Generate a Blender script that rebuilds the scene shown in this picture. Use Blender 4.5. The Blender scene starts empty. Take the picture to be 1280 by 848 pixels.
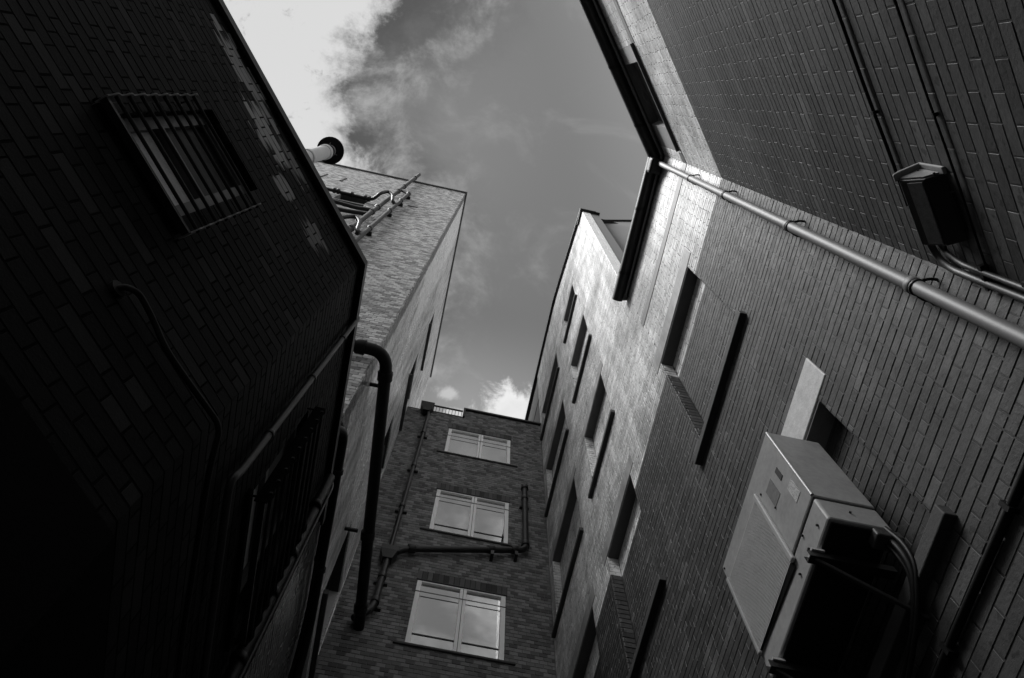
import bpy, bmesh, math, random
import numpy as np
from mathutils import Vector, Matrix

rng = np.random.RandomState(7)
random.seed(7)
sc = bpy.context.scene
col = sc.collection

# ---------------------------------------------------------------- camera
# frame: x across the alley, y along it, z up; the camera stands at the origin
RC = ((0.97815266, -0.20770713, 0.00866771),
      (0.20177959, 0.93855346, -0.28000429),
      (0.05002378, 0.27563591, 0.95995962))          # rows: image right, image down, view axis
cam_d = bpy.data.cameras.new("camera")
cam_d.sensor_fit = 'HORIZONTAL'
cam_d.sensor_width = 36.0
cam_d.lens = 1041.0646 / 1280 * 36.0
cam_d.clip_start = 0.05
cam_d.clip_end = 500
cam = bpy.data.objects.new("camera", cam_d)
col.objects.link(cam)
right, down, fwd = [Vector(r) for r in RC]
cam.matrix_world = Matrix(((right.x, -down.x, -fwd.x, 0), (right.y, -down.y, -fwd.y, 0), (right.z, -down.z, -fwd.z, 0), (0, 0, 0, 1)))
sc.camera = cam
FPX = 1041.0646

# ---------------------------------------------------------------- world
SUN = Vector((-0.60, -0.14, 0.78)).normalized()
world = bpy.data.worlds.new("World")
sc.world = world
world.use_nodes = True


class NT:
    """small helper for writing node trees"""
    def __init__(s, tree):
        s.t = tree; s.n = tree.nodes; s.l = tree.links
    def node(s, kind, **kw):
        n = s.n.new(kind)
        for k, v in kw.items():
            if k == 'inp':
                for i, x in v.items():
                    if hasattr(x, 'is_linked') or hasattr(x, 'links'):
                        s.l.new(x, n.inputs[i])
                    else:
                        n.inputs[i].default_value = x
            else:
                setattr(n, k, v)
        return n
    def math(s, op, a, b=0.0, c=None, clamp=False):
        inp = {0: a, 1: b}
        if c is not None: inp[2] = c
        n = s.node('ShaderNodeMath', operation=op, use_clamp=clamp, inp=inp)
        return n.outputs[0]
    def step(s, v, lo, hi, a=0.0, b=1.0):
        n = s.node('ShaderNodeMapRange', interpolation_type='SMOOTHSTEP', inp={0: v, 1: lo, 2: hi, 3: a, 4: b})
        return n.outputs[0]
    def mix(s, f, a, b):
        n = s.node('ShaderNodeMix', data_type='FLOAT', inp={0: f, 2: a, 3: b})
        return n.outputs[0]
    def noise(s, vec, scale, detail=4, rough=0.55, dist=0.0):
        n = s.node('ShaderNodeTexNoise', inp={'Vector': vec, 'Scale': scale, 'Detail': detail, 'Roughness': rough, 'Distortion': dist})
        return n.outputs['Fac']
    def mapv(s, vec, scale=(1, 1, 1), loc=(0, 0, 0), rot=(0, 0, 0)):
        n = s.node('ShaderNodeMapping', inp={0: vec, 1: loc, 2: rot, 3: scale})
        return n.outputs[0]


w = NT(world.node_tree)
w.n.clear()
sky = w.node('ShaderNodeTexSky', sky_type='NISHITA', sun_disc=False)
sky.sun_elevation = math.asin(SUN.z)
sky.sun_rotation = math.atan2(SUN.x, SUN.y)
sky.altitude = 50
sky.air_density = 1.0
sky.dust_density = 1.2
red = w.node('ShaderNodeSeparateColor', inp={0: sky.outputs[0]}).outputs[0]      # black and white film behind a red filter
tc = w.node('ShaderNodeTexCoord').outputs['Generated']
sp = w.node('ShaderNodeSeparateXYZ', inp={0: tc})
zz = w.math('MAXIMUM', sp.outputs[2], 0.12)
u = w.math('DIVIDE', sp.outputs[0], zz)
v = w.math('DIVIDE', sp.outputs[1], zz)
uv = w.node('ShaderNodeCombineXYZ', inp={0: u, 1: v, 2: 0.0}).outputs[0]
n_soft = w.noise(w.mapv(uv, loc=(4.1, 0.6, 2.4)), 2.2, 2, 0.5, 0.0)
# bright cloud towards the sun, its ragged edge breaking up over the clear sky
n_rag = w.noise(w.mapv(uv, loc=(0.2, 0.9, 0.3)), 11.0, 12, 0.66, 0.25)
n_mid = w.noise(w.mapv(uv, loc=(3.3, 0.4, 1.2)), 24.0, 10, 0.66, 0.3)
dv = w.math('DIVIDE', w.math('SUBTRACT', v, 0.035), 0.075)
bulge = w.math('MULTIPLY', w.math('EXPONENT', w.math('MULTIPLY', w.math('MULTIPLY', dv, dv), -1.0)), 0.075)
side = w.math('SUBTRACT', w.math('MULTIPLY', u, -1.0), w.math('ADD', 0.128, bulge))
side = w.math('ADD', side, w.math('ADD', w.math('MULTIPLY', w.math('SUBTRACT', n_rag, 0.5), 0.17), w.math('MULTIPLY', w.math('SUBTRACT', n_mid, 0.5), 0.07)))
veil = w.step(side, -0.012, 0.040)
near = w.step(side, -0.16, 0.0)                     # grey underside along that edge
flecks = w.step(w.math('ADD', n_mid, w.math('MULTIPLY', n_rag, 0.35)), 0.75, 0.85)
low = w.step(v, 0.25, 0.40)


def puff(cx, cy, rx, ry, thr):
    a = w.math('DIVIDE', w.math('SUBTRACT', u, cx), rx); b = w.math('DIVIDE', w.math('SUBTRACT', v, cy), ry)
    r = w.math('SQRT', w.math('ADD', w.math('MULTIPLY', a, a), w.math('MULTIPLY', b, b)))
    q = w.math('SUBTRACT', w.math('ADD', 1.0, w.math('MULTIPLY', w.math('SUBTRACT', n_mid, 0.5), 2.3)), r)
    return w.step(q, thr, thr + 0.55)


cum = w.math('MAXIMUM', puff(0.085, 0.385, 0.075, 0.050, 0.0), w.math('MULTIPLY', puff(-0.010, 0.374, 0.030, 0.016, 0.25), 0.5))
cum = w.math('MAXIMUM', cum, w.math('MULTIPLY', puff(0.03, 0.400, 0.05, 0.012, 0.1), 0.8))
wisp = w.step(w.noise(w.mapv(uv, loc=(2.0, 1.0, 0), scale=(1, 1.6, 1)), 7.0, 9, 0.62, 0.6), 0.52, 0.80)
glow = w.step(w.math('ADD', u, w.math('MULTIPLY', v, -0.5)), 0.03, 0.22)
base = w.math('MULTIPLY', red, 0.22)
base = w.math('ADD', base, w.math('MULTIPLY', wisp, 0.45))
base = w.math('ADD', base, w.math('MULTIPLY', low, 0.75))
base = w.math('ADD', base, w.math('MULTIPLY', glow, 0.55))
base = w.math('ADD', base, w.math('ADD', 0.32, w.math('MULTIPLY', n_soft, 0.75)))
edge = w.math('ADD', 0.36, w.math('MULTIPLY', w.step(n_rag, 0.40, 0.68), 1.9))
base = w.mix(w.math('MULTIPLY', near, 0.85), base, edge)
white = w.math('ADD', 3.15, w.math('MULTIPLY', n_soft, 0.7))
white = w.math('MULTIPLY', white, w.mix(flecks, 1.0, 0.62))
rad = w.math('SQRT', w.math('ADD', w.math('MULTIPLY', u, u), w.math('MULTIPLY', v, v)))
scat = w.step(w.noise(w.mapv(uv, loc=(5.2, 3.1, 0.7)), 3.4, 9, 0.6, 0.3), 0.42, 0.60)
scat = w.math('MULTIPLY', scat, w.step(rad, 0.36, 0.60))        # more broken cloud lower down the sky
base = w.mix(scat, base, 4.4)
val = w.mix(veil, base, white)
val = w.mix(cum, val, w.math('ADD', 2.9, w.math('MULTIPLY', n_rag, 2.4)))
bg = w.node('ShaderNodeBackground', inp={0: w.node('ShaderNodeCombineColor', inp={0: val, 1: val, 2: val}).outputs[0], 1: 0.10})
out = w.node('ShaderNodeOutputWorld', inp={0: bg.outputs[0]})

# ---------------------------------------------------------------- sun behind thin cloud
sun_d = bpy.data.lights.new("sun", 'SUN')
sun_d.energy = 4.1
sun_d.angle = math.radians(34)
sun_d.color = (1, 1, 1)
sun = bpy.data.objects.new("sun", sun_d)
sun.rotation_euler = SUN.to_track_quat('Z', 'Y').to_euler()
sun.location = SUN * 40
col.objects.link(sun)

# ---------------------------------------------------------------- exposure
sc.view_settings.view_transform = 'Standard'
sc.view_settings.look = 'None'
sc.view_settings.gamma = 1
sc.view_settings.exposure = 1.0
sc.view_settings.use_curve_mapping = False
sc.render.engine = 'CYCLES'
sc.render.resolution_x = 1024
sc.render.resolution_y = 678

# ================================================================ materials
MATS = {}


def material(name, tone, rough=0.6, var=0.0, noise=(6.0, 0.0), bump=0.0, bump_scale=60.0, spec=0.5, metal=0.0, extra=None):
    """grey procedural material: tone, per-brick variation 'bv', mottling, fine relief"""
    m = bpy.data.materials.new(name)
    m.use_nodes = True
    t = NT(m.node_tree)
    b = t.n['Principled BSDF']
    pos = t.node('ShaderNodeNewGeometry').outputs['Position']
    val = tone
    if extra:
        val, rough = extra(t, pos)
    if var:
        a = t.node('ShaderNodeAttribute', attribute_name='bv').outputs['Fac']
        f = t.math('ADD', 1.0, t.math('MULTIPLY', t.math('SUBTRACT', a, 0.45), var))
        val = t.math('MULTIPLY', val, f)
    if noise[1]:
        n1 = t.noise(pos, noise[0], 5, 0.6)
        n2 = t.noise(pos, noise[0] * 7, 4, 0.6)
        f = t.math('ADD', 1.0 - noise[1] * 0.95, t.math('MULTIPLY', t.math('ADD', n1, t.math('MULTIPLY', n2, 0.9)), noise[1]))
        val = t.math('MULTIPLY', val, f)
    c = t.node('ShaderNodeCombineColor', inp={0: val, 1: val, 2: val}).outputs[0]
    t.l.new(c, b.inputs['Base Color'])
    if hasattr(rough, 'links'):
        t.l.new(rough, b.inputs['Roughness'])
    else:
        b.inputs['Roughness'].default_value = rough
    b.inputs['Specular IOR Level'].default_value = spec
    b.inputs['Metallic'].default_value = metal
    if bump:
        nb = t.noise(pos, bump_scale, 5, 0.65)
        bn = t.node('ShaderNodeBump', inp={'Strength': bump, 'Distance': 0.004, 'Height': nb})
        t.l.new(bn.outputs[0], b.inputs['Normal'])
    MATS[name] = m
    return m


PAINT_Z = 7.9


def paint(dark, white, specks=True, dirt=0.25):
    def f(t, pos):
        s = t.node('ShaderNodeSeparateXYZ', inp={0: pos})
        wob = t.math('MULTIPLY', t.math('SUBTRACT', t.noise(pos, 9.0, 3), 0.5), 0.03)
        z = t.math('ADD', s.outputs[2], wob)
        up = t.step(z, PAINT_Z - 0.006, PAINT_Z + 0.006)
        v_ = t.mix(up, dark, white)
        # rain streaks and grime
        streak = t.noise(t.mapv(pos, scale=(3.0, 3.0, 0.22)), 2.2, 7, 0.66)
        v_ = t.math('MULTIPLY', v_, t.step(streak, 0.30, 0.66, 1.0 - dirt, 1.06))
        grime = t.noise(pos, 1.3, 6, 0.68)
        v_ = t.math('MULTIPLY', v_, t.step(grime, 0.34, 0.62, 0.72, 1.08))
        if specks:
            a = t.node('ShaderNodeAttribute', attribute_name='bv').outputs['Fac']
            tone = t.mix(up, t.math('ADD', t.math('MULTIPLY', a, 0.85), 0.55), t.math('ADD', t.math('MULTIPLY', a, 0.34), 0.80))
            tone = t.math('ADD', tone, t.math('MULTIPLY', t.step(a, 0.93, 0.96), t.mix(up, 0.5, 0.0)))
            v_ = t.math('MULTIPLY', v_, tone)
            blot = t.noise(t.mapv(pos, loc=(7, 3, 1)), 0.7, 7, 0.7)
            v_ = t.math('MULTIPLY', v_, t.step(blot, 0.38, 0.60, t.mix(up, 0.50, 0.70), 1.15))
            pit = t.noise(pos, 21.0, 4, 0.6)
            v_ = t.math('MULTIPLY', v_, t.step(pit, 0.58, 0.65, 1.0, 0.34))
            flake = t.noise(t.mapv(pos, loc=(3, 1, 2)), 6.0, 8, 0.7)
            v_ = t.math('MULTIPLY', v_, t.step(flake, 0.655, 0.68, 1.0, t.mix(up, 1.7, 0.45)))
        return v_, t.mix(up, t.step(t.noise(pos, 14.0, 4), 0.3, 0.7, 0.55, 0.7), t.step(t.noise(pos, 14.0, 4), 0.3, 0.7, 0.36, 0.55))
    return f


material('paint', 0.5, var=0.0, noise=(2.5, 0.10), bump=0.6, bump_scale=55, spec=0.35, extra=paint(0.050, 0.74, True, 0.35))
material('paint_clean', 0.5, var=0.0, noise=(2.5, 0.08), bump=0.5, bump_scale=55, spec=0.35, extra=paint(0.056, 0.90, True, 0.15))
material('paint_smooth', 0.5, var=0.0, noise=(2.5, 0.12), bump=0.15, bump_scale=60, spec=0.5, extra=paint(0.10, 0.36, False, 0.35))
material('paint_joint', 0.5, var=0.0, noise=(2.5, 0.12), bump=0.3, bump_scale=120, spec=0.3, extra=paint(0.022, 0.07, False))
material('fresh_white', 0.86, 0.5, var=0.1, noise=(6, 0.15), bump=0.3)
material('far_render', 0.14, 0.8, noise=(1.5, 0.2), bump=0.2)


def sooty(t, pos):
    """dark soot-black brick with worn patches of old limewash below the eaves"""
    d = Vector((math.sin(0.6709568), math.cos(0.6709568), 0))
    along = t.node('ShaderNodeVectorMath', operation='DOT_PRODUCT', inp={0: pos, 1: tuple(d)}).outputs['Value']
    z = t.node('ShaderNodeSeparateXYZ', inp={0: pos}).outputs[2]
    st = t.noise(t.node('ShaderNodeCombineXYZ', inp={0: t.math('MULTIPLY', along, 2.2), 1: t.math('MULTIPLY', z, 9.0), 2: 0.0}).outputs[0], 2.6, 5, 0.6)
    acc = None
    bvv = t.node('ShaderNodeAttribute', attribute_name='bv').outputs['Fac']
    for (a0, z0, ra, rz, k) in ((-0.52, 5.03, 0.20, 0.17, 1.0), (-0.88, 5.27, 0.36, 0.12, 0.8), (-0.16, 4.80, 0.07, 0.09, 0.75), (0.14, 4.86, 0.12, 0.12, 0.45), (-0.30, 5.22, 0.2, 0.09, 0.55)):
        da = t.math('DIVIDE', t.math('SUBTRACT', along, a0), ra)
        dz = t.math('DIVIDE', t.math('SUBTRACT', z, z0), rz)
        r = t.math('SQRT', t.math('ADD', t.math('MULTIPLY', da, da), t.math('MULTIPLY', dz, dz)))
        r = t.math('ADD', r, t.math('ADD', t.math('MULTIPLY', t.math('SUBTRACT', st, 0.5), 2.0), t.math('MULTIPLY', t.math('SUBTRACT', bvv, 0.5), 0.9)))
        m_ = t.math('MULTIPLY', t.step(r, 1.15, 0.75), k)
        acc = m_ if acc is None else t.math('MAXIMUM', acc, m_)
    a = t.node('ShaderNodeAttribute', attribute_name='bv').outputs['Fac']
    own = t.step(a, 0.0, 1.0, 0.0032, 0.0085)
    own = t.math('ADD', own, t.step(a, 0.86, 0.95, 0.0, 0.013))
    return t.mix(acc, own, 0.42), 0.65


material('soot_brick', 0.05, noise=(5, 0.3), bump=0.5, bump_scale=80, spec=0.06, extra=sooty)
material('soot_joint', 0.0055, 0.95, spec=0.05, noise=(8, 0.3), bump=0.4)
material('pale_brick', 0.29, 0.75, var=1.25, noise=(2.2, 0.3), bump=0.5, bump_scale=70, spec=0.3)
material('pale_joint', 0.26, 0.9, noise=(6, 0.3), bump=0.4)
material('brown_brick', 0.15, 0.8, var=1.1, noise=(2.0, 0.35), bump=0.5, bump_scale=70, spec=0.3)
material('brown_joint', 0.13, 0.9, noise=(6, 0.3), bump=0.4)


def limewash(t, pos):
    """worn white paint on the alley side of the tall block, with painted-in reflection and shade"""
    s = t.node('ShaderNodeSeparateXYZ', inp={0: pos})
    y, z = s.outputs[1], s.outputs[2]
    st = t.noise(t.mapv(pos, scale=(3, 3, 0.35)), 1.5, 6, 0.62)
    v_ = t.step(st, 0.32, 0.62, 0.36, 0.74)
    # bare brick edge along the corner, as broad as one or two bricks
    edge = t.math('ADD', y, t.math('MULTIPLY', t.noise(t.mapv(pos, scale=(1, 1, 1)), 9.0, 3), 0.16))
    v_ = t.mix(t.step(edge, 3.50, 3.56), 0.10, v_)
    # sky reflection painted in as a bright wedge, tapering downwards
    wob = t.math('MULTIPLY', t.math('SUBTRACT', st, 0.5), 1.1)
    in_y = t.step(t.math('ADD', y, wob), 4.70, 4.45)
    in_z = t.step(t.math('SUBTRACT', t.math('ADD', z, t.math('MULTIPLY', wob, 2.0)), t.math('ADD', 13.4, t.math('MULTIPLY', t.math('SUBTRACT', 4.5, y), 1.6))), 0.0, 0.5)
    low_shade = t.step(t.math('ADD', z, t.math('MULTIPLY', st, 0.05)), 8.0, 8.02)
    v_ = t.mix(low_shade, 0.10, v_)  # shade of the lower alley put into the colour as a dark band
    bare = t.step(edge, 3.52, 3.58)
    m_ = t.math('MULTIPLY', t.math('MULTIPLY', in_y, in_z), bare)
    return t.mix(t.math('MULTIPLY', m_, 0.9), v_, 0.93), t.step(st, 0.3, 0.7, 0.40, 0.24)


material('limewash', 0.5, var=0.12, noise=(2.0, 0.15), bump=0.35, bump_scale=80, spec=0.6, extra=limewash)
material('soffit', 0.10, 0.8, noise=(9, 0.4))
material('old_white', 0.52, 0.6, noise=(14, 0.7), bump=0.4)
material('black_metal', 0.010, 0.5, noise=(9, 0.5), bump=0.25, bump_scale=60, spec=0.3)
material('black_plastic', 0.006, 0.5, noise=(9, 0.4), bump=0.15, bump_scale=40, spec=0.18)
material('cast_iron', 0.011, 0.42, noise=(12, 0.5), bump=0.4, bump_scale=70, spec=0.4)
material('grey_pipe', 0.11, 0.55, noise=(7, 0.35), bump=0.1, spec=0.5)
material('pale_pipe', 0.085, 0.8, noise=(9, 0.6), bump=0.4, spec=0.2)
material('white_pipe', 0.66, 0.35, noise=(7, 0.25), bump=0.1, spec=0.5)
material('flat_iron', 0.17, 0.6, noise=(14, 0.6))
material('conduit', 0.035, 0.5, noise=(9, 0.4), bump=0.2, spec=0.4)
material('white_frame', 0.90, 0.4, noise=(9, 0.15), bump=0.1)
material('stone_sill', 0.05, 0.8, noise=(9, 0.5), bump=0.5)
material('dark_sill', 0.035, 0.75, noise=(9, 0.5), bump=0.5)
material('lead', 0.10, 0.55, noise=(7, 0.4), bump=0.3)
material('soldier', 0.055, 0.8, var=1.6, noise=(9, 0.4), bump=0.5)
material('casing', 0.28, 0.5, noise=(5.0, 0.6), bump=0.08, bump_scale=40, spec=0.5)
material('casing_pale', 0.38, 0.40, noise=(3.0, 0.2), spec=0.5)
material('casing_rib', 0.42, 0.5, noise=(4.0, 0.3), spec=0.4)
def printed(t, pos):
    """a label with lines of small print, too worn to read"""
    s_ = t.node('ShaderNodeSeparateXYZ', inp={0: pos})
    ln = t.math('FRACT', t.math('MULTIPLY', s_.outputs[2], 75.0))
    tx = t.noise(t.mapv(pos, scale=(1, 6, 1)), 55.0, 3)
    ink = t.math('MULTIPLY', t.step(ln, 0.52, 0.60), t.step(tx, 0.44, 0.50))
    return t.mix(ink, 0.50, 0.12), 0.6


material('sticker', 0.62, 0.5, noise=(9, 0.4), extra=printed)
material('grille_dark', 0.09, 0.6, noise=(9, 0.3))
material('sticker_grey', 0.13, 0.6, noise=(40, 1.2))
material('print_dark', 0.02, 0.6, noise=(40, 0.4))
material('lamp_body', 0.020, 0.4, noise=(12, 0.6), spec=0.5)
material('lamp_cap', 0.22, 0.6, noise=(20, 0.3), bump=0.3)
material('diffuser', 0.22, 0.3, noise=(28, 1.3), spec=0.5)
material('inside', 0.02, 0.9)
material('sash', 0.10, 0.5, noise=(12, 0.5))
material('blind_panel', 0.11, 0.6, noise=(4, 0.3))
material('blind_panel_pale', 0.28, 0.6, noise=(4, 0.3), bump=0.2)
material('frosted', 0.50, 0.35, noise=(30, 0.8), bump=0.8, bump_scale=45, spec=0.5)
material('roof_felt', 0.06, 0.9, noise=(4, 0.4), bump=0.5)
material('asphalt', 0.05, 0.9, noise=(3, 0.4), bump=0.6)
material('curtain', 0.5, 0.9, noise=(2, 0.2))
material('lagging', 0.05, 0.9, noise=(20, 0.6), bump=1.0, bump_scale=50)


def glass_mat():
    m = bpy.data.materials.new('window_glass')
    m.use_nodes = True
    t = NT(m.node_tree)
    t.n.clear()
    pos = t.node('ShaderNodeNewGeometry').outputs['Position']
    wav = t.node('ShaderNodeBump', inp={'Strength': 0.05, 'Distance': 0.02, 'Height': t.noise(pos, 1.6, 2)}).outputs[0]
    g = t.node('ShaderNodeBsdfGlossy', inp={0: (0.9, 0.9, 0.9, 1), 'Roughness': 0.02, 'Normal': wav})
    tr = t.node('ShaderNodeBsdfTransparent', inp={0: (0.85, 0.85, 0.85, 1)})
    fr = t.node('ShaderNodeFresnel', inp={0: 1.55}).outputs[0]
    fac = t.math('ADD', 0.42, t.math('MULTIPLY', fr, 1.0), clamp=True)
    mx = t.node('ShaderNodeMixShader', inp={0: fac, 1: tr.outputs[0], 2: g.outputs[0]})
    t.node('ShaderNodeOutputMaterial', inp={0: mx.outputs[0]})
    MATS['window_glass'] = m


glass_mat()

# ================================================================ object helpers


def link(name, me, parent=None):
    o = bpy.data.objects.new(name, me)
    col.objects.link(o)
    if parent is not None:
        o.parent = parent
    return o


def tag(o, label=None, cat=None, group=None, kind=None):
    if label: o['label'] = label
    if cat: o['category'] = cat
    if group: o['group'] = group
    if kind: o['kind'] = kind
    return o


def thing(name, label, cat, group=None, loc=(0, 0, 0)):
    o = bpy.data.objects.new(name, None)
    o.empty_display_size = 0.1
    o.location = loc
    col.objects.link(o)
    return tag(o, label, cat, group)


class MB:
    """collects geometry for one mesh object"""
    def __init__(s):
        s.v = []; s.f = []; s.sm = []
    def add(s, vs, fs, smooth=False):
        k = len(s.v)
        s.v += [tuple(p) for p in vs]
        s.f += [tuple(i + k for i in q) for q in fs]
        s.sm += [smooth] * len(fs)
        return s
    def quad(s, a, b, c, d):
        return s.add((a, b, c, d), ((0, 1, 2, 3),))
    def box(s, x0, x1, y0, y1, z0, z1):
        p = [(x, y, z) for z in (z0, z1) for y in (y0, y1) for x in (x0, x1)]
        return s.add(p, ((0, 2, 3, 1), (4, 5, 7, 6), (0, 1, 5, 4), (2, 6, 7, 3), (0, 4, 6, 2), (1, 3, 7, 5)))
    def obox(s, F, a0, a1, n0, n1, z0, z1):
        """box in a wall frame F: along a, out of the wall n, up z"""
        p = [F.P(a, n, z) for z in (z0, z1) for n in (n0, n1) for a in (a0, a1)]
        return s.add(p, ((0, 2, 3, 1), (4, 5, 7, 6), (0, 1, 5, 4), (2, 6, 7, 3), (0, 4, 6, 2), (1, 3, 7, 5)))
    def prism(s, poly, A, B):
        """poly: list of 3d points at A end; swept by vector B-A"""
        n = len(poly); d = Vector(B) - Vector(A)
        p = [Vector(q) for q in poly] + [Vector(q) + d for q in poly]
        f = [tuple(range(n))[::-1], tuple(range(n, 2 * n))]
        f += [(i, (i + 1) % n, n + (i + 1) % n, n + i) for i in range(n)]
        return s.add(p, f)
    def tube(s, path, r, seg=12, bend=0.0, caps=True, nb=7):
        pts = [Vector(p) for p in path]
        if bend:
            q = [pts[0]]
            for i in range(1, len(pts) - 1):
                a, b, c = pts[i - 1], pts[i], pts[i + 1]
                l = min(bend, (a - b).length * 0.49, (c - b).length * 0.49)
                p0 = b + (a - b).normalized() * l; p1 = b + (c - b).normalized() * l
                for k in range(nb + 1):
                    t = k / nb
                    q.append(p0 * (1 - t) ** 2 + b * 2 * t * (1 - t) + p1 * t * t)
            q.append(pts[-1]); pts = q
        rs = r if isinstance(r, (list, tuple)) else [r] * len(pts)
        ring = []
        t0 = (pts[1] - pts[0]).normalized()
        ref = Vector((0, 0, 1)) if abs(t0.z) < 0.9 else Vector((1, 0, 0))
        nrm = t0.cross(ref).normalized()
        for i, p in enumerate(pts):
            if i == 0: t = t0
            elif i == len(pts) - 1: t = (pts[i] - pts[i - 1]).normalized()
            else: t = ((pts[i + 1] - p).normalized() + (p - pts[i - 1]).normalized()).normalized()
            nrm = (nrm - t * nrm.dot(t)).normalized()
            bn = t.cross(nrm)
            ring.append([p + (nrm * math.cos(2 * math.pi * k / seg) + bn * math.sin(2 * math.pi * k / seg)) * rs[i] for k in range(seg)])
        vs = [q for rr in ring for q in rr]
        fs = []
        for i in range(len(pts) - 1):
            for k in range(seg):
                k2 = (k + 1) % seg
                fs.append((i * seg + k, i * seg + k2, (i + 1) * seg + k2, (i + 1) * seg + k))
        s.add(vs, fs, True)
        if caps:
            s.add(ring[0], (tuple(range(seg))[::-1],)); s.add(ring[-1], (tuple(range(seg)),))
        return s
    def build(s, name, mat, parent=None, bevel=0.0):
        me = bpy.data.meshes.new(name)
        me.from_pydata([tuple(p) for p in s.v], [], s.f)
        me.polygons.foreach_set('use_smooth', s.sm)
        me.materials.append(MATS[mat] if isinstance(mat, str) else mat)
        bm = bmesh.new(); bm.from_mesh(me)
        bmesh.ops.recalc_face_normals(bm, faces=bm.faces)
        bm.to_mesh(me); bm.free()
        o = link(name, me, parent)
        if bevel:
            b = o.modifiers.new('bevel', 'BEVEL'); b.width = bevel; b.segments = 2; b.limit_method = 'ANGLE'
        return o


class Frame:
    """a wall's own frame: origin, direction along it, outward normal"""
    def __init__(s, o, a, n):
        s.o = Vector(o); s.a = Vector(a).normalized(); s.n = Vector(n).normalized()
    def P(s, a, n, z):
        q = s.o + s.a * a + s.n * n
        return (q.x, q.y, z)


def project(p):
    x = sum(RC[0][i] * p[i] for i in range(3)); y = sum(RC[1][i] * p[i] for i in range(3)); z = sum(RC[2][i] * p[i] for i in range(3))
    if z <= 0.01: return None
    return 640 + FPX * x / z, 424 + FPX * y / z


def sub_rect(r, h):
    """rectangle minus rectangle"""
    a0, a1, z0, z1 = r; b0, b1, y0, y1 = h
    if b0 >= a1 or b1 <= a0 or y0 >= z1 or y1 <= z0: return [r]
    o = []
    if b0 > a0: o.append((a0, b0, z0, z1))
    if b1 < a1: o.append((b1, a1, z0, z1))
    m0, m1 = max(a0, b0), min(a1, b1)
    if y0 > z0: o.append((m0, m1, z0, y0))
    if y1 < z1: o.append((m0, m1, y1, z1))
    return o


GROUND_Z = -1.6
JOINT = 0.0085


def lay(a0, a1, z0, z1, holes=(), course=0.076, length=0.224, bond='stretcher', top=None, phase=0.0):
    """brick rectangles of a wall, cut round its openings; flag True for whole bricks"""
    res = []
    i0 = int(math.floor((z0 - GROUND_Z) / course)); i1 = int(math.ceil((z1 - GROUND_Z) / course))
    for i in range(i0, i1):
        b = GROUND_Z + i * course; t = b + course - JOINT
        bb, tt = max(b, z0), min(t, z1)
        if tt - bb < 0.012: continue
        header = (bond == 'english' and i % 2 == 0)
        L = length / 2 if header else length
        off = phase + ((i % 2) * length / 2 if not header else length / 4) + ((i // 2) % 3) * 0.004
        k0 = int(math.floor((a0 - off) / L)) - 1; k1 = int(math.ceil((a1 - off) / L)) + 1
        for k in range(k0, k1):
            c0 = off + k * L; c1 = c0 + L - JOINT
            r0, r1 = max(c0, a0), min(c1, a1)
            if r1 - r0 < 0.015: continue
            if top is not None and tt > min(top(r0), top(r1)): continue
            if bond == 'mixed' and (r1 - r0) > length * 0.9 and rng.rand() < 0.30:
                mid = (r0 + r1) / 2 + rng.choice((-0.055, 0.0, 0.055))
                sub = [(r0, mid - JOINT / 2), (mid + JOINT / 2, r1)]
            else:
                sub = [(r0, r1)]
            for (r0, r1) in sub:
             full = (r1 - r0 > L - JOINT - 1e-4) and (tt - bb > course - JOINT - 1e-4)
             rs = [(r0, r1, bb, tt)]
             for h in holes:
                 n = []
                 for r in rs: n += sub_rect(r, h)
                 rs = n
             cut = len(rs) != 1 or rs[0] != (r0, r1, bb, tt)
             for r in rs:
                 if r[1] - r[0] > 0.012 and r[3] - r[2] > 0.010:
                     res.append((r, full and not cut, header))
    return res


CH = 0.0028       # worn arris of a brick


def brick_verts(F, r, d, rr, CH=0.0028, tilt=0.0022):
    a0, a1, z0, z1 = r
    j = (rr.rand(4) - 0.5) * 0.003
    a0 += j[0]; a1 += j[1]; z0 += j[2]; z1 += j[3]
    t = (rr.rand(4) - 0.5) * tilt
    bk = d - 0.022
    o = [(a0, bk, z0), (a1, bk, z0), (a1, bk, z1), (a0, bk, z1),
         (a0, d - CH, z0), (a1, d - CH, z0), (a1, d - CH, z1), (a0, d - CH, z1),
         (a0 + CH, d + t[0], z0 + CH), (a1 - CH, d + t[1], z0 + CH), (a1 - CH, d + t[2], z1 - CH), (a0 + CH, d + t[3], z1 - CH)]
    return [F.P(*q) for q in o]


BF = np.array(((8, 9, 10, 11), (4, 5, 9, 8), (5, 6, 10, 9), (6, 7, 11, 10), (7, 4, 8, 11),
               (0, 1, 5, 4), (1, 2, 6, 5), (2, 3, 7, 6), (3, 0, 4, 7)))


def brick_mesh(F, rects, mat, name, flip, depth=0.0, recess=0.005):
    ch = min(0.0028, recess * 0.5); jit = min(0.0035, recess * 0.6)
    rr = rng
    V_ = []; val = []
    for r, full, hd in rects:
        V_ += brick_verts(F, r, depth + (rr.rand() - 0.5) * jit, rr, ch, jit * 0.6)
        val += [rr.rand()] * 9
    n = len(rects)
    Fs = (np.arange(n)[:, None, None] * 12 + BF[None]).reshape(-1, 4)
    if flip: Fs = Fs[:, ::-1]
    me = bpy.data.meshes.new(name)
    me.from_pydata(V_, [], Fs.tolist())
    at = me.attributes.new('bv', 'FLOAT', 'FACE')
    at.data.foreach_set('value', np.array(val, dtype=np.float32))
    me.materials.append(MATS[mat])
    return me


SINGLE = {}


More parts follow.
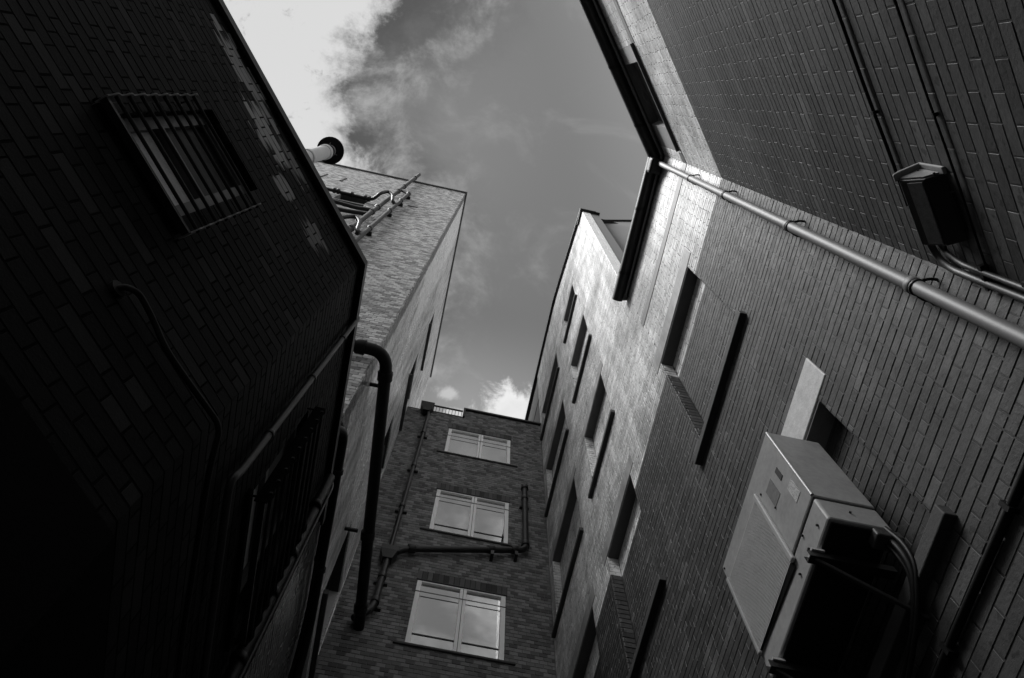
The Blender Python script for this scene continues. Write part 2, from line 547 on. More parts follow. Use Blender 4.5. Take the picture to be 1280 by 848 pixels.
def single_brick(size, mat, flip, k, recess):
    """shared mesh of one whole brick in its wall's local frame (x along, y out, z up)"""
    key = (round(size[0], 3), round(size[1], 3), mat, flip, k, recess)
    if key not in SINGLE:
        F = Frame((0, 0, 0), (1, 0, 0), (0, 1, 0))
        rr = np.random.RandomState(100 + k)
        vs = brick_verts(F, (-size[0] / 2, size[0] / 2, 0, size[1]), (rr.rand() - 0.5) * min(0.0035, recess * 0.6), rr, min(0.0028, recess * 0.5), min(0.0035, recess * 0.6) * 0.6)
        fs = [tuple(q) for q in BF]
        if flip: fs = [q[::-1] for q in fs]
        me = bpy.data.meshes.new('brick')
        me.from_pydata(vs, [], fs)
        at = me.attributes.new('bv', 'FLOAT', 'FACE')
        at.data.foreach_set('value', np.full(9, (k + 0.5) / 16.0, dtype=np.float32))
        me.materials.append(MATS[mat])
        SINGLE[key] = me
    return SINGLE[key]


def wall(F, a0, a1, z0, z1, holes, parent, mat, joint, n_single=0, bond='stretcher', top=None, phase=0.0, name='wall', course=0.076, length=0.224, recess=0.005):
    """a brick wall: mortar sheet with openings, whole bricks as objects, the rest as one mass"""
    # handedness decides face winding
    flip = F.a.cross(Vector((0, 0, 1))).dot(F.n) < 0
    us = sorted({a0, a1} | {h[i] for h in holes for i in (0, 1) if a0 < h[i] < a1})
    if top is not None: us = sorted(set(us) | {TOPK for TOPK in top.knots if a0 < TOPK < a1})
    zs = sorted({z0, z1} | {h[i] for h in holes for i in (2, 3) if z0 < h[i] < z1})
    m = MB()
    for i in range(len(us) - 1):
        for j in range(len(zs) - 1):
            ca, cz = (us[i] + us[i + 1]) / 2, (zs[j] + zs[j + 1]) / 2
            if any(h[0] < ca < h[1] and h[2] < cz < h[3] for h in holes): continue
            ta, tb = zs[j + 1], zs[j + 1]
            if top is not None:
                ta, tb = min(ta, top(us[i])), min(tb, top(us[i + 1]))
                if ta <= zs[j] and tb <= zs[j]: continue
            m.quad(F.P(us[i], -recess, zs[j]), F.P(us[i + 1], -recess, zs[j]), F.P(us[i + 1], -recess, tb), F.P(us[i], -recess, ta))
    w_ = m.build(name, joint, parent)
    rects = lay(a0, a1, z0, z1, holes, course, length, bond, top, phase)
    score = []
    if n_single:
        for i, (r, full, hd) in enumerate(rects):
            if not full: continue
            c = F.P((r[0] + r[1]) / 2, 0, (r[2] + r[3]) / 2)
            p = project(c)
            if p is None or not (-10 < p[0] < 1290 and -10 < p[1] < 858): continue
            d = Vector(c); L = d.length
            score.append((-(r[1] - r[0]) * abs(d.dot(F.n)) / L ** 3, i))
        score.sort()
    chosen = {i for _, i in score[:n_single]}
    rest = [rects[i] for i in range(len(rects)) if i not in chosen]
    o = link('brickwork', brick_mesh(F, rest, mat, 'brickwork', flip, recess=recess), w_)
    o['kind'] = 'stuff'
    M = Matrix(((F.a.x, F.n.x, 0, 0), (F.a.y, F.n.y, 0, 0), (0, 0, 1, 0), (0, 0, 0, 1)))
    for i in sorted(chosen):
        r = rects[i][0]
        me = single_brick((r[1] - r[0], r[3] - r[2]), mat, flip, int(rng.randint(16)), recess)
        b = bpy.data.objects.new('brick', me)
        col.objects.link(b)
        b.parent = w_
        b.matrix_world = Matrix.Translation(Vector(F.P((r[0] + r[1]) / 2, 0, r[2]))) @ M
    return w_


AZ = 0.6709568
D = Vector((math.sin(AZ), math.cos(AZ), 0))            # the direction of the alley's near stretch
N1 = Vector((-math.cos(AZ), math.sin(AZ), 0))           # from the right wall towards the left one

# ================================================================ ground
g = MB().quad((-120, -120, GROUND_Z), (120, -120, GROUND_Z), (120, 120, GROUND_Z), (-120, 120, GROUND_Z)).build('ground', 'asphalt')
tag(g, 'dark asphalt ground of the alley', kind='structure')

# ================================================================ right: painted building
XR = 2.0
CY = 0.326                                             # the bend in the alley
EAVE = 11.08
B_R = thing('painted_building', 'painted brick building on the right, white above and dark grey below, with blind windows', 'building', loc=(XR, CY, GROUND_Z))
inv = lambda o: None


def to(o, parent):
    """keep world coordinates under a parent with a translation"""
    o.parent = parent
    o.matrix_parent_inverse = parent.matrix_world.inverted()
    return o


for o_ in (B_R,):
    bpy.context.view_layer.update()
# parts are written in world coordinates: the thing's empty only marks its base
B_R.location = (0, 0, 0)

F_R1 = Frame((XR, CY, 0), -D, N1)                      # a = distance back from the bend
F_R2 = Frame((XR, 0, 0), (0, 1, 0), (-1, 0, 0))        # a = y


class Top:
    knots = (4.85,)
    def __call__(s, y):
        return 19.75 + (min(y, 4.85) - 2.25) / 2.6 * 1.6


R3_TOP = Top()
# blind windows: y0, y1, sill, head
BW = [(1.26, 2.31, 6.15, 8.27), (1.26, 2.31, 3.02, 4.45),
      (3.70, 4.55, 16.88, 18.2), (3.60, 4.63, 13.52, 15.17), (3.60, 4.63, 10.0, 11.68), (3.60, 4.63, 6.17, 8.27), (3.60, 4.63, 3.02, 4.45),
      (5.32, 6.81, 16.88, 18.15), (5.32, 6.81, 13.45, 15.1), (5.32, 6.81, 10.0, 11.71), (5.32, 6.81, 6.17, 8.33), (5.32, 6.81, 3.02, 4.45)]
holes2 = []
for k, (y0, y1, z0, z1) in enumerate(BW):
    holes2.append((y0, y1, z0, z1))
    holes2.append((y0 - 0.15, y1 + 0.13, z1, z1 + (0.33 if k < 2 else 0.27)))
STRING = (9.58, 9.80)
hs = (CY, 2.29, STRING[0], STRING[1])
low2 = [h for h in holes2 if h[1] < 2.6] + [hs]
w_low = wall(F_R2, CY, 2.262, GROUND_Z, EAVE, low2, B_R, 'paint', 'paint_joint', 150, bond='mixed', recess=0.003)
w_high = wall(F_R2, 2.262, 7.01, GROUND_Z, 21.4, holes2, B_R, 'paint', 'paint_joint', 20, top=R3_TOP, bond='mixed', recess=0.003)
MB().obox(F_R2, CY, 2.285, -0.03, 0.004, STRING[0] + 0.002, STRING[1] - 0.002).build('string_course', 'lead', B_R)
MB().obox(F_R2, 7.01, 12.0, -0.3, -0.02, GROUND_Z, 21.34).build('rear_wall', 'far_render', B_R)

for k, (y0, y1, z0, z1) in enumerate(BW):
    dep = 0.125
    # recess lining: jambs and soffit, then the bricked-up panel as courses of its own
    m = MB()
    m.obox(F_R2, y0 - 0.03, y1 + 0.03, -0.30, -dep - 0.003, z0 - 0.03, z1 + 0.03)
    wn = m.build('blind_window', 'paint_joint', B_R)
    rects = lay(y0, y1, z0 + 0.01, z1 - 0.004, phase=0.06, bond='mixed')
    o = link('brickwork', brick_mesh(F_R2, rects, 'paint', 'brickwork', F_R2.a.cross(Vector((0, 0, 1))).dot(F_R2.n) < 0, depth=-dep, recess=0.003), wn)
    o['kind'] = 'stuff'
    for (ja, s) in ((y0, -1), (y1, 1)):
        # brick jambs: the ends of the wall's own bricks
        Fj = Frame((XR, ja, 0), (1, 0, 0), (0, -s, 0))
        jr = lay(0.0, dep - 0.004, z0, z1, length=0.224, phase=0.02)
        jm = link('jamb', brick_mesh(Fj, jr, 'paint', 'jamb', Fj.a.cross(Vector((0, 0, 1))).dot(Fj.n) < 0, depth=0.002), wn)
        jm['kind'] = 'stuff'
        MB().quad(Fj.P(-0.006, -0.008, z0), Fj.P(dep + 0.01, -0.008, z0), Fj.P(dep + 0.01, -0.008, z1), Fj.P(-0.006, -0.008, z1)).build('jamb_back', 'paint_joint', wn)
    lh = 0.33 if k < 2 else 0.27
    MB().obox(F_R2, y0 - 0.147, y1 + 0.127, -0.16, 0.006, z1 + 0.003, z1 + lh - 0.004).build('lintel', 'old_white' if z1 < 5 else 'paint_smooth', wn, 0.006)
    MB().obox(F_R2, y0 - 0.003, y1 + 0.003, -0.16, -0.004, z1 - 0.02, z1 + 0.0015).build('soffit', 'soffit', wn)
    MB().obox(F_R2, y0 - 0.08, y1 + 0.14, -0.14, 0.055, z0 - 0.085, z0 - 0.002).build('sill', 'dark_sill', wn, 0.006)

# near wall of the bend
R1H = [(0.20, 1.46, 9.66, 10.62), (0.46, 1.39, 9.66, 10.62), (-0.01, 1.46, 9.60, 9.66), (1.46, 4.5, 9.60, 9.66)]
R1H = [(0.13, 1.44, 9.70, EAVE), (1.44, 4.5, STRING[0], STRING[1]), (0.0, 0.13, STRING[0], STRING[1])]
wall(F_R1, 0.0, 4.5, GROUND_Z, EAVE, R1H, B_R, 'paint_clean', 'paint_joint', 130, phase=0.05, recess=0.0016)
MB().obox(F_R1, 1.44, 4.5, -0.03, 0.004, STRING[0] + 0.002, STRING[1] - 0.002).build('string_course', 'lead', B_R)
MB().obox(F_R1, 0.004, 0.13, -0.03, 0.004, STRING[0] + 0.002, STRING[1] - 0.002).build('string_course', 'lead', B_R)
wn = MB().obox(F_R1, 0.42, 1.25, -0.20, -0.10, 9.70, EAVE - 0.004).build('eaves_window', 'blind_panel', B_R)
for a0, a1 in ((0.131, 0.43), (1.24, 1.439)):
    MB().obox(F_R1, a0, a1, -0.20, -0.002, 9.702, EAVE - 0.004).build('side_panel', 'blind_panel_pale', wn)
MB().obox(F_R1, 0.431, 1.239, -0.099, -0.06, 10.02, 10.10).build('rail', 'dark_sill', wn)
MB().obox(F_R1, 0.431, 1.239, -0.099, -0.045, 9.745, 9.83).build('bottom_rail', 'blind_panel_pale', wn)
MB().obox(F_R1, 0.16, 1.45, -0.16, 0.040, 9.66, 9.70).build('sill', 'dark_sill', wn, 0.005)

# eaves: soffit board, pale moulding, fascia and half-round gutter round the bend
def eaves_path(n, z):
    """offset line n metres out from both walls, mitred at the bend"""
    # R1: points with dot(P - bend, N1) = n ; R2: x = XR - n
    x = XR - n
    y = CY + (n - (x - XR) * N1.x) / N1.y
    corner = Vector((x, y, z))
    back = corner - D * 4.4
    return back, corner, Vector((x, 2.33 if n > 0.06 else 2.24, z))


def strip(n0, n1, z0, z1, name, mat, parent):
    a = eaves_path(n0, 0); b = eaves_path(n1, 0)
    m = MB()
    for i in (0, 1):
        q = [a[i], a[i + 1], b[i + 1], b[i]]
        lo = [(p.x, p.y, z0) for p in q]; hi = [(p.x, p.y, z1) for p in q]
        m.add(lo + hi, ((0, 1, 2, 3), (4, 5, 6, 7), (0, 1, 5, 4), (2, 3, 7, 6), (0, 3, 7, 4), (1, 2, 6, 5)))
    return m.build(name, mat, parent)


strip(-0.3, 0.065, EAVE - 0.002, EAVE + 0.03, 'soffit_board', 'lead', B_R)
strip(0.036, 0.060, EAVE - 0.07, EAVE - 0.003, 'moulding', 'grey_pipe', B_R)
strip(0.010, 0.0355, EAVE - 0.055, EAVE - 0.0035, 'fascia', 'black_metal', B_R)
gm = MB()
prof = [(0.135 + 0.068 * math.cos(t), EAVE - 0.03 + 0.07 * math.sin(t)) for t in np.linspace(math.pi, 2 * math.pi, 11)]
prof = [(0.067, EAVE + 0.03)] + prof + [(0.203, EAVE + 0.03), (0.197, EAVE + 0.03)] + [(0.135 + 0.062 * math.cos(t), EAVE - 0.025 + 0.064 * math.sin(t)) for t in np.linspace(2 * math.pi, math.pi, 11)] + [(0.073, EAVE + 0.03)]
rings = [[tuple(eaves_path(n, z)[i]) for (n, z) in prof] for i in range(3)]
nn = len(prof)
for i in (0, 1):
    gm.add(rings[i] + rings[i + 1], [(k, (k + 1) % nn, nn + (k + 1) % nn, nn + k) for k in range(nn)], True)
gm.add(rings[2], (tuple(range(nn)),))
gu = gm.build('gutter', 'black_metal', B_R)
# gutter unions and brackets
for (i, tpos) in ((0, 0.90), (0, 0.72), (1, 0.35), (1, 0.8)):
    q = []
    for dd in (-0.02, 0.02):
        ring = []
        for n, z in [(0.135 + 0.074 * math.cos(t), EAVE - 0.03 + 0.077 * math.sin(t)) for t in np.linspace(math.pi, 2 * math.pi, 9)]:
            e = eaves_path(n, z)
            L = (e[i + 1] - e[i]).normalized()
            ring.append(tuple(e[i].lerp(e[i + 1], tpos) + L * dd))
        q.append(ring)
    k9 = len(q[0])
    MB().add(q[0] + q[1], [(k, k + 1, k9 + k + 1, k9 + k) for k in range(k9 - 1)], True).build('gutter_bracket', 'black_plastic', gu)
# roof over the low part, parapet and end wall of the taller part
MB().add([(1.9, CY, EAVE + 0.10), (1.9, 2.25, EAVE + 0.10), (6.0, 2.25, EAVE + 0.9), (6.0, -6, EAVE + 0.9), (-1.2, -4.4, EAVE + 0.10)], ((0, 1, 2, 3, 4),)).build('roof', 'roof_felt', B_R)
cp = MB()
pts = [(2.19, 19.75), (4.85, 21.35), (12.0, 21.35)]
for (ya, za), (yb, zb) in zip(pts[:-1], pts[1:]):
    cp.add([(XR - 0.06, ya, za), (XR - 0.06, yb, zb), (XR + 0.32, yb, zb), (XR + 0.32, ya, za),
            (XR - 0.06, ya, za + 0.09), (XR - 0.06, yb, zb + 0.09), (XR + 0.32, yb, zb + 0.09), (XR + 0.32, ya, za + 0.09)],
           ((0, 1, 2, 3), (4, 5, 6, 7), (0, 1, 5, 4), (2, 3, 7, 6), (0, 3, 7, 4), (1, 2, 6, 5)))
cp.build('coping', 'black_metal', B_R)
F_RE = Frame((XR, 2.25, 0), (1, 0, 0), (0, -1, 0))
er = lay(0.0, 0.19, EAVE, 19.72)
o = link('end_pier', brick_mesh(F_RE, er, 'fresh_white', 'end_pier', F_RE.a.cross(Vector((0, 0, 1))).dot(F_RE.n) < 0), B_R); o['kind'] = 'stuff'
MB().obox(F_RE, 0.003, 0.40, -0.3, -0.009, EAVE, 19.74).build('end_wall', 'far_render', B_R)
MB().obox(F_RE, -0.05, 0.42, -0.34, 0.05, 19.75, 19.83).build('coping', 'black_metal', B_R)
e0 = Vector((2.52, 2.42, 0)); e1 = Vector((5.2, 1.86, 0)); en = Vector((-(e1 - e0).y, (e1 - e0).x, 0)).normalized()
m = MB(); q = [e0, e1, e1 + en * 3, e0 + en * 3]
m.prism([(p.x, p.y, EAVE) for p in q], (0, 0, EAVE), (0, 0, 20.0)).build('stair_tower', 'far_render', B_R)
q = [e0 - en * 0.04, e1 - en * 0.04, e1 + en * 0.3, e0 + en * 0.3]
MB().prism([(p.x, p.y, 20.002) for p in q], (0, 0, 20.0), (0, 0, 20.08)).build('coping', 'black_metal', B_R)
MB().add([(2.01, 2.3, 19.7), (2.01, 12, 19.7), (9, 12, 19.7), (9, 2.6, 19.7)], ((0, 1, 2, 3),)).build('roof', 'roof_felt', B_R)
MB().add([(7, 12, GROUND_Z), (7, -8, GROUND_Z), (7, -8, EAVE), (7, 12, 19.7)], ((0, 1, 2, 3),)).build('rear_wall', 'far_render', B_R)

# ================================================================ left, near: soot-black low building
D1 = 1.43
ROOF1 = 5.47
C1 = Vector((-0.813, 1.275, 0))
B_L = thing('soot_black_building', 'low soot-black brick building on the left with barred windows', 'building')
F_LA = Frame(C1, -D, -N1)           # a = distance back from the corner
F_LB = Frame((C1.x, 0, 0), (0, 1, 0), (1, 0, 0))
aC = C1.dot(D)
WA = (0.684, 1.132, 3.27, 4.38)                # opening in the near face
WBw = (1.92, 2.62, 3.32, 4.43)
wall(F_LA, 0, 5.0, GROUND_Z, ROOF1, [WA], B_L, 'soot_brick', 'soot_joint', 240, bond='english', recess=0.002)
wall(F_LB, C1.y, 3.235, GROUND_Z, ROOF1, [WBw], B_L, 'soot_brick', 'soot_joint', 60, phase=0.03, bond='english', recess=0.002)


def edge_trim(n0, n1, z0, z1, name, mat, parent, a_len=5.0, y_end=3.232):
    """a band running round both faces of the low building, mitred at its corner"""
    def line(n):
        x = C1.x + n
        y = C1.y + ((x - C1.x) * N1.x + n) / -N1.y if False else C1.y + (-n - (x - C1.x) * N1.x) / N1.y
        c = Vector((x, y, 0))
        return [c - D * a_len, c, Vector((x, y_end, 0))]
    a, b = line(n0), line(n1)
    m = MB()
    for i in (0, 1):
        q = [a[i], a[i + 1], b[i + 1], b[i]]
        m.add([(p.x, p.y, z0) for p in q] + [(p.x, p.y, z1) for p in q], ((0, 1, 2, 3), (4, 5, 6, 7), (0, 1, 5, 4), (2, 3, 7, 6), (0, 3, 7, 4), (1, 2, 6, 5)))
    return m.build(name, mat, parent)


edge_trim(-0.15, 0.030, ROOF1 + 0.002, ROOF1 + 0.055, 'roof_edge', 'black_metal', B_L)
edge_trim(0.022, 0.040, ROOF1 - 0.045, ROOF1 + 0.05, 'drip', 'black_metal', B_L)
edge_trim(0.002, 0.035, 1.30, 1.88, 'plinth_band', 'soot_joint', B_L)
pts = [C1 - D * 5.0, C1, Vector((C1.x, 3.23, 0)), Vector((-4.2, 3.23, 0)), D * -3.5 + N1 * 5.99]
MB().add([(p.x, p.y, ROOF1 + 0.045) for p in pts], (tuple(range(5)),)).build('roof', 'roof_felt', B_L)
q0 = C1 - D * 5.0


def barred_window(F, o_, parent):
    a0, a1, z0, z1 = o_
    dep = 0.10
    m = MB()
    m.obox(F, a0 - 0.05, a1 + 0.05, -0.5, -dep - 0.10, z0 - 0.05, z1 + 0.05)
    wn = m.build('window', 'inside', parent)
    for j0, j1 in ((a0 - 0.04, a0), (a1, a1 + 0.04)):
        MB().obox(F, j0, j1, -dep - 0.1, -0.021, z0, z1).build('jamb', 'soot_joint', wn)
    MB().obox(F, a0 - 0.04, a1 + 0.04, -dep - 0.1, -0.021, z1, z1 + 0.04).build('soffit', 'soot_joint', wn)
    MB().obox(F, a0 - 0.06, a1 + 0.06, -dep, 0.022, z0 - 0.06, z0 - 0.001).build('sill', 'soot_joint', wn, 0.006)
    fr = MB()
    zm = z0 + (z1 - z0) * 0.47
    for q in ((a0, a0 + 0.055, z0, z1), (a1 - 0.055, a1, z0, z1), (a0 + 0.055, a1 - 0.055, z0, z0 + 0.05), (a0 + 0.055, a1 - 0.055, z1 - 0.05, z1), (a0 + 0.055, a1 - 0.055, zm - 0.025, zm + 0.025)):
        fr.obox(F, q[0], q[1], -dep, -dep + 0.05, q[2] + 0.001, q[3] - 0.001)
    fr.build('frame', 'sash', wn)
    MB().obox(F, a0 + 0.055, a1 - 0.055, -dep + 0.01, -dep + 0.02, z0 + 0.05, zm - 0.025).build('pane', 'frosted', wn)
    MB().obox(F, a0 + 0.055, a1 - 0.055, -dep + 0.012, -dep + 0.018, zm + 0.025, z1 - 0.05).build('pane', 'black_plastic', wn)
    return wn


barred_window(F_LA, WA, B_L)
barred_window(F_LB, WBw, B_L)


def grille(F, o_, label, nb, flat, stand=0.10, rad=0.0085):
    a0, a1, z0, z1 = o_
    a0 -= 0.02; a1 += 0.02; z0 -= 0.03; z1 -= 0.02
    t = thing('window_grille', label, 'window grille', 'steel window grilles')
    for k in range(nb):
        z = z0 + (z1 - z0) * (k + 0.55) / nb
        MB().tube([F.P(a0 - 0.015, stand - 0.012, z), F.P(a1 + 0.015, stand - 0.012, z)], rad, 8).build('bar', 'black_metal', t)
    for a, s in ((a0, -1), (a1, 1)):
        m = MB()
        n = nb * 6
        # flat iron with a scalloped front edge, one notch for each bar
        prof = []
        for k in range(n + 1):
            z = z0 - 0.01 + (z1 - z0 + 0.02) * k / n
            c = 0.5 + 0.5 * math.cos(2 * math.pi * (k / 6.0 - 0.55))
            prof.append((stand + 0.006 - 0.014 * (1 - c), z))
        poly = [(0.035, z0 - 0.01)] + prof + [(0.035, z1 + 0.01)]
        m.prism([F.P(a, n_, z_) for n_, z_ in poly], F.P(a, 0, 0), F.P(a + s * 0.006, 0, 0))
        m.build('bracket', flat, t)
        for zb in (z0 + 0.03, z1 - 0.03):
            MB().tube([F.P(a + s * 0.003, 0.0, zb), F.P(a + s * 0.003, 0.04, zb)], 0.006, 6).build('bolt', 'black_metal', t)
    MB().obox(F, a0, a1, 0.055, 0.085, z0 - 0.012, z0 + 0.006).build('bottom_rail', 'black_metal', t)
    return t


grille(F_LA, (0.626, 1.14, 3.18, 4.04), 'horizontal steel bars over the upper window of the low dark building', 8, 'flat_iron')
grille(F_LB, WBw, 'steel bars over the window in the far dark face beside the vertical conduit', 9, 'soot_joint')

# unseen tall block added behind the low roof to shade the lower walls
up = [Vector((0, 0, 0)) + D * a_ + N1 * n_ for a_, n_ in ((-14.0, 6.0), (0.9, 6.0), (0.9, 12.0), (-14.0, 12.0))]
MB().prism([(p.x, p.y, GROUND_Z) for p in up], (0, 0, GROUND_Z), (0, 0, 22.0)).build('unseen_shade_block', 'brown_joint', B_L)

# ================================================================ left, far: tall block
XL2 = -1.045
YL2 = 3.237
TOP2 = 26.5
B_T = thing('tall_brick_block', 'tall pale brick block on the left with its alley side painted white', 'building')
F_TF = Frame((0, YL2, 0), (1, 0, 0), (0, -1, 0))
F_TS = Frame((XL2, 0, 0), (0, 1, 0), (1, 0, 0))
TW = [(5.80, 6.92, 19.9, 21.4), (5.80, 6.92, 16.0, 17.6), (5.80, 6.92, 12.4, 13.95), (5.80, 6.92, 8.3, 10.0)]
FW = [(-3.9, -3.15, 19.75, 21.15), (-5.3, -4.3, 19.75, 21.15)]
wall(F_TF, -7.0, XL2, 5.0, TOP2, FW, B_T, 'pale_brick', 'pale_joint', 260, length=0.118, course=0.086, recess=0.006)
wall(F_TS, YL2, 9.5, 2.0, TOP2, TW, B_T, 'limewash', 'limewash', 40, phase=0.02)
for (y0, y1, z0, z1) in TW:
    wn = MB().obox(F_TS, y0 - 0.05, y1 + 0.05, -0.6, -0.24, z0 - 0.05, z1 + 0.05).build('window', 'inside', B_T)
    MB().obox(F_TS, y0 - 0.03, y1 + 0.03, -0.24, -0.021, z1, z1 + 0.03).build('soffit', 'dark_sill', wn)
    for j0, j1 in ((y0 - 0.03, y0), (y1, y1 + 0.03)):
        MB().obox(F_TS, j0, j1, -0.24, -0.021, z0, z1).build('jamb', 'paint_smooth' if z0 > 9 else 'casing_pale', wn)
    MB().obox(F_TS, y0 - 0.06, y1 + 0.06, -0.2, 0.06, z0 - 0.08, z0 - 0.001).build('sill', 'dark_sill', wn)
    fr = MB()
    for q in ((y0, y0 + 0.06, z0, z1), (y1 - 0.06, y1, z0, z1), (y0 + 0.06, y1 - 0.06, z1 - 0.06, z1), (y0 + 0.06, y1 - 0.06, z0, z0 + 0.06), (y0 + 0.06, y1 - 0.06, (z0 + z1) / 2 - 0.025, (z0 + z1) / 2 + 0.025)):
        fr.obox(F_TS, q[0] + 0.001, q[1] - 0.001, -0.2, -0.15, q[2] + 0.001, q[3] - 0.001)
    fr.build('frame', 'dark_sill', wn)
    for za, zb in ((z0 + 0.06, (z0 + z1) / 2 - 0.025), ((z0 + z1) / 2 + 0.025, z1 - 0.06)):
        MB().obox(F_TS, y0 + 0.06, y1 - 0.06, -0.18, -0.175, za, zb).build('pane', 'black_plastic', wn)
for (x0, x1, z0, z1) in FW:
    wn = MB().obox(F_TF, x0 - 0.05, x1 + 0.05, -0.6, -0.16, z0 - 0.05, z1 + 0.05).build('window', 'inside', B_T)
    MB().obox(F_TF, x0 - 0.03, x1 + 0.03, -0.16, -0.021, z1, z1 + 0.03).build('soffit', 'dark_sill', wn)
    for j0, j1 in ((x0 - 0.03, x0), (x1, x1 + 0.03)):
        MB().obox(F_TF, j0, j1, -0.16, -0.021, z0, z1).build('jamb', 'pale_joint', wn)
    MB().obox(F_TF, x0 - 0.07, x1 + 0.07, -0.14, 0.07, z0 - 0.09, z0 - 0.001).build('sill', 'pale_pipe', wn)
    MB().obox(F_TF, x0, x1, -0.15, -0.14, z0, z1).build('pane', 'black_plastic', wn)
for x in (-4.95, -4.40):
    MB().obox(F_TF, x, x + 0.05, 0.0, 0.02, 23.3, 24.1).build('vent_slot', 'black_metal', B_T)
MB().obox(F_TF, -2.24, -1.98, 0.0, 0.012, 21.42, 21.52).build('vent', 'black_metal', B_T)
m = MB().obox(F_TF, -7.0, XL2 + 0.05, -0.35, 0.05, TOP2 + 0.002, TOP2 + 0.10)
m.obox(F_TS, YL2 + 0.352, 9.5, -0.35, 0.05, TOP2 + 0.002, TOP2 + 0.10)
m.build('coping', 'lead', B_T)
MB().add([(-7, YL2, TOP2 - 0.3), (XL2, YL2, TOP2 - 0.3), (XL2, 9.5, TOP2 - 0.3), (-7, 9.5, TOP2 - 0.3)], ((0, 1, 2, 3),)).build('roof', 'roof_felt', B_T)
MB().box(-7.0, -6.9, YL2 + 0.03, 9.5, GROUND_Z, TOP2 - 0.01).build('side_wall', 'pale_joint', B_T)
MB().box(-6.9, XL2 - 0.1, 9.4, 9.5, GROUND_Z, TOP2 - 0.01).build('rear_wall', 'pale_joint', B_T)

# ================================================================ end of the alley: brown brick building
YF = 7.01
B_F = thing('end_brick_building', 'dark brown brick building closing the alley, with three white framed windows', 'building')
F_F = Frame((0, YF, 0), (1, 0, 0), (0, -1, 0))
WF = [(-0.04, 1.31, 15.37, 16.64), (-0.02, 1.31, 12.27, 13.76), (-0.03, 1.30, 9.30, 10.80)]


class TopF:
    knots = (0.22, 0.2201)
    def __call__(s, x):
        return 17.36 if x <= 0.22 else 17.80


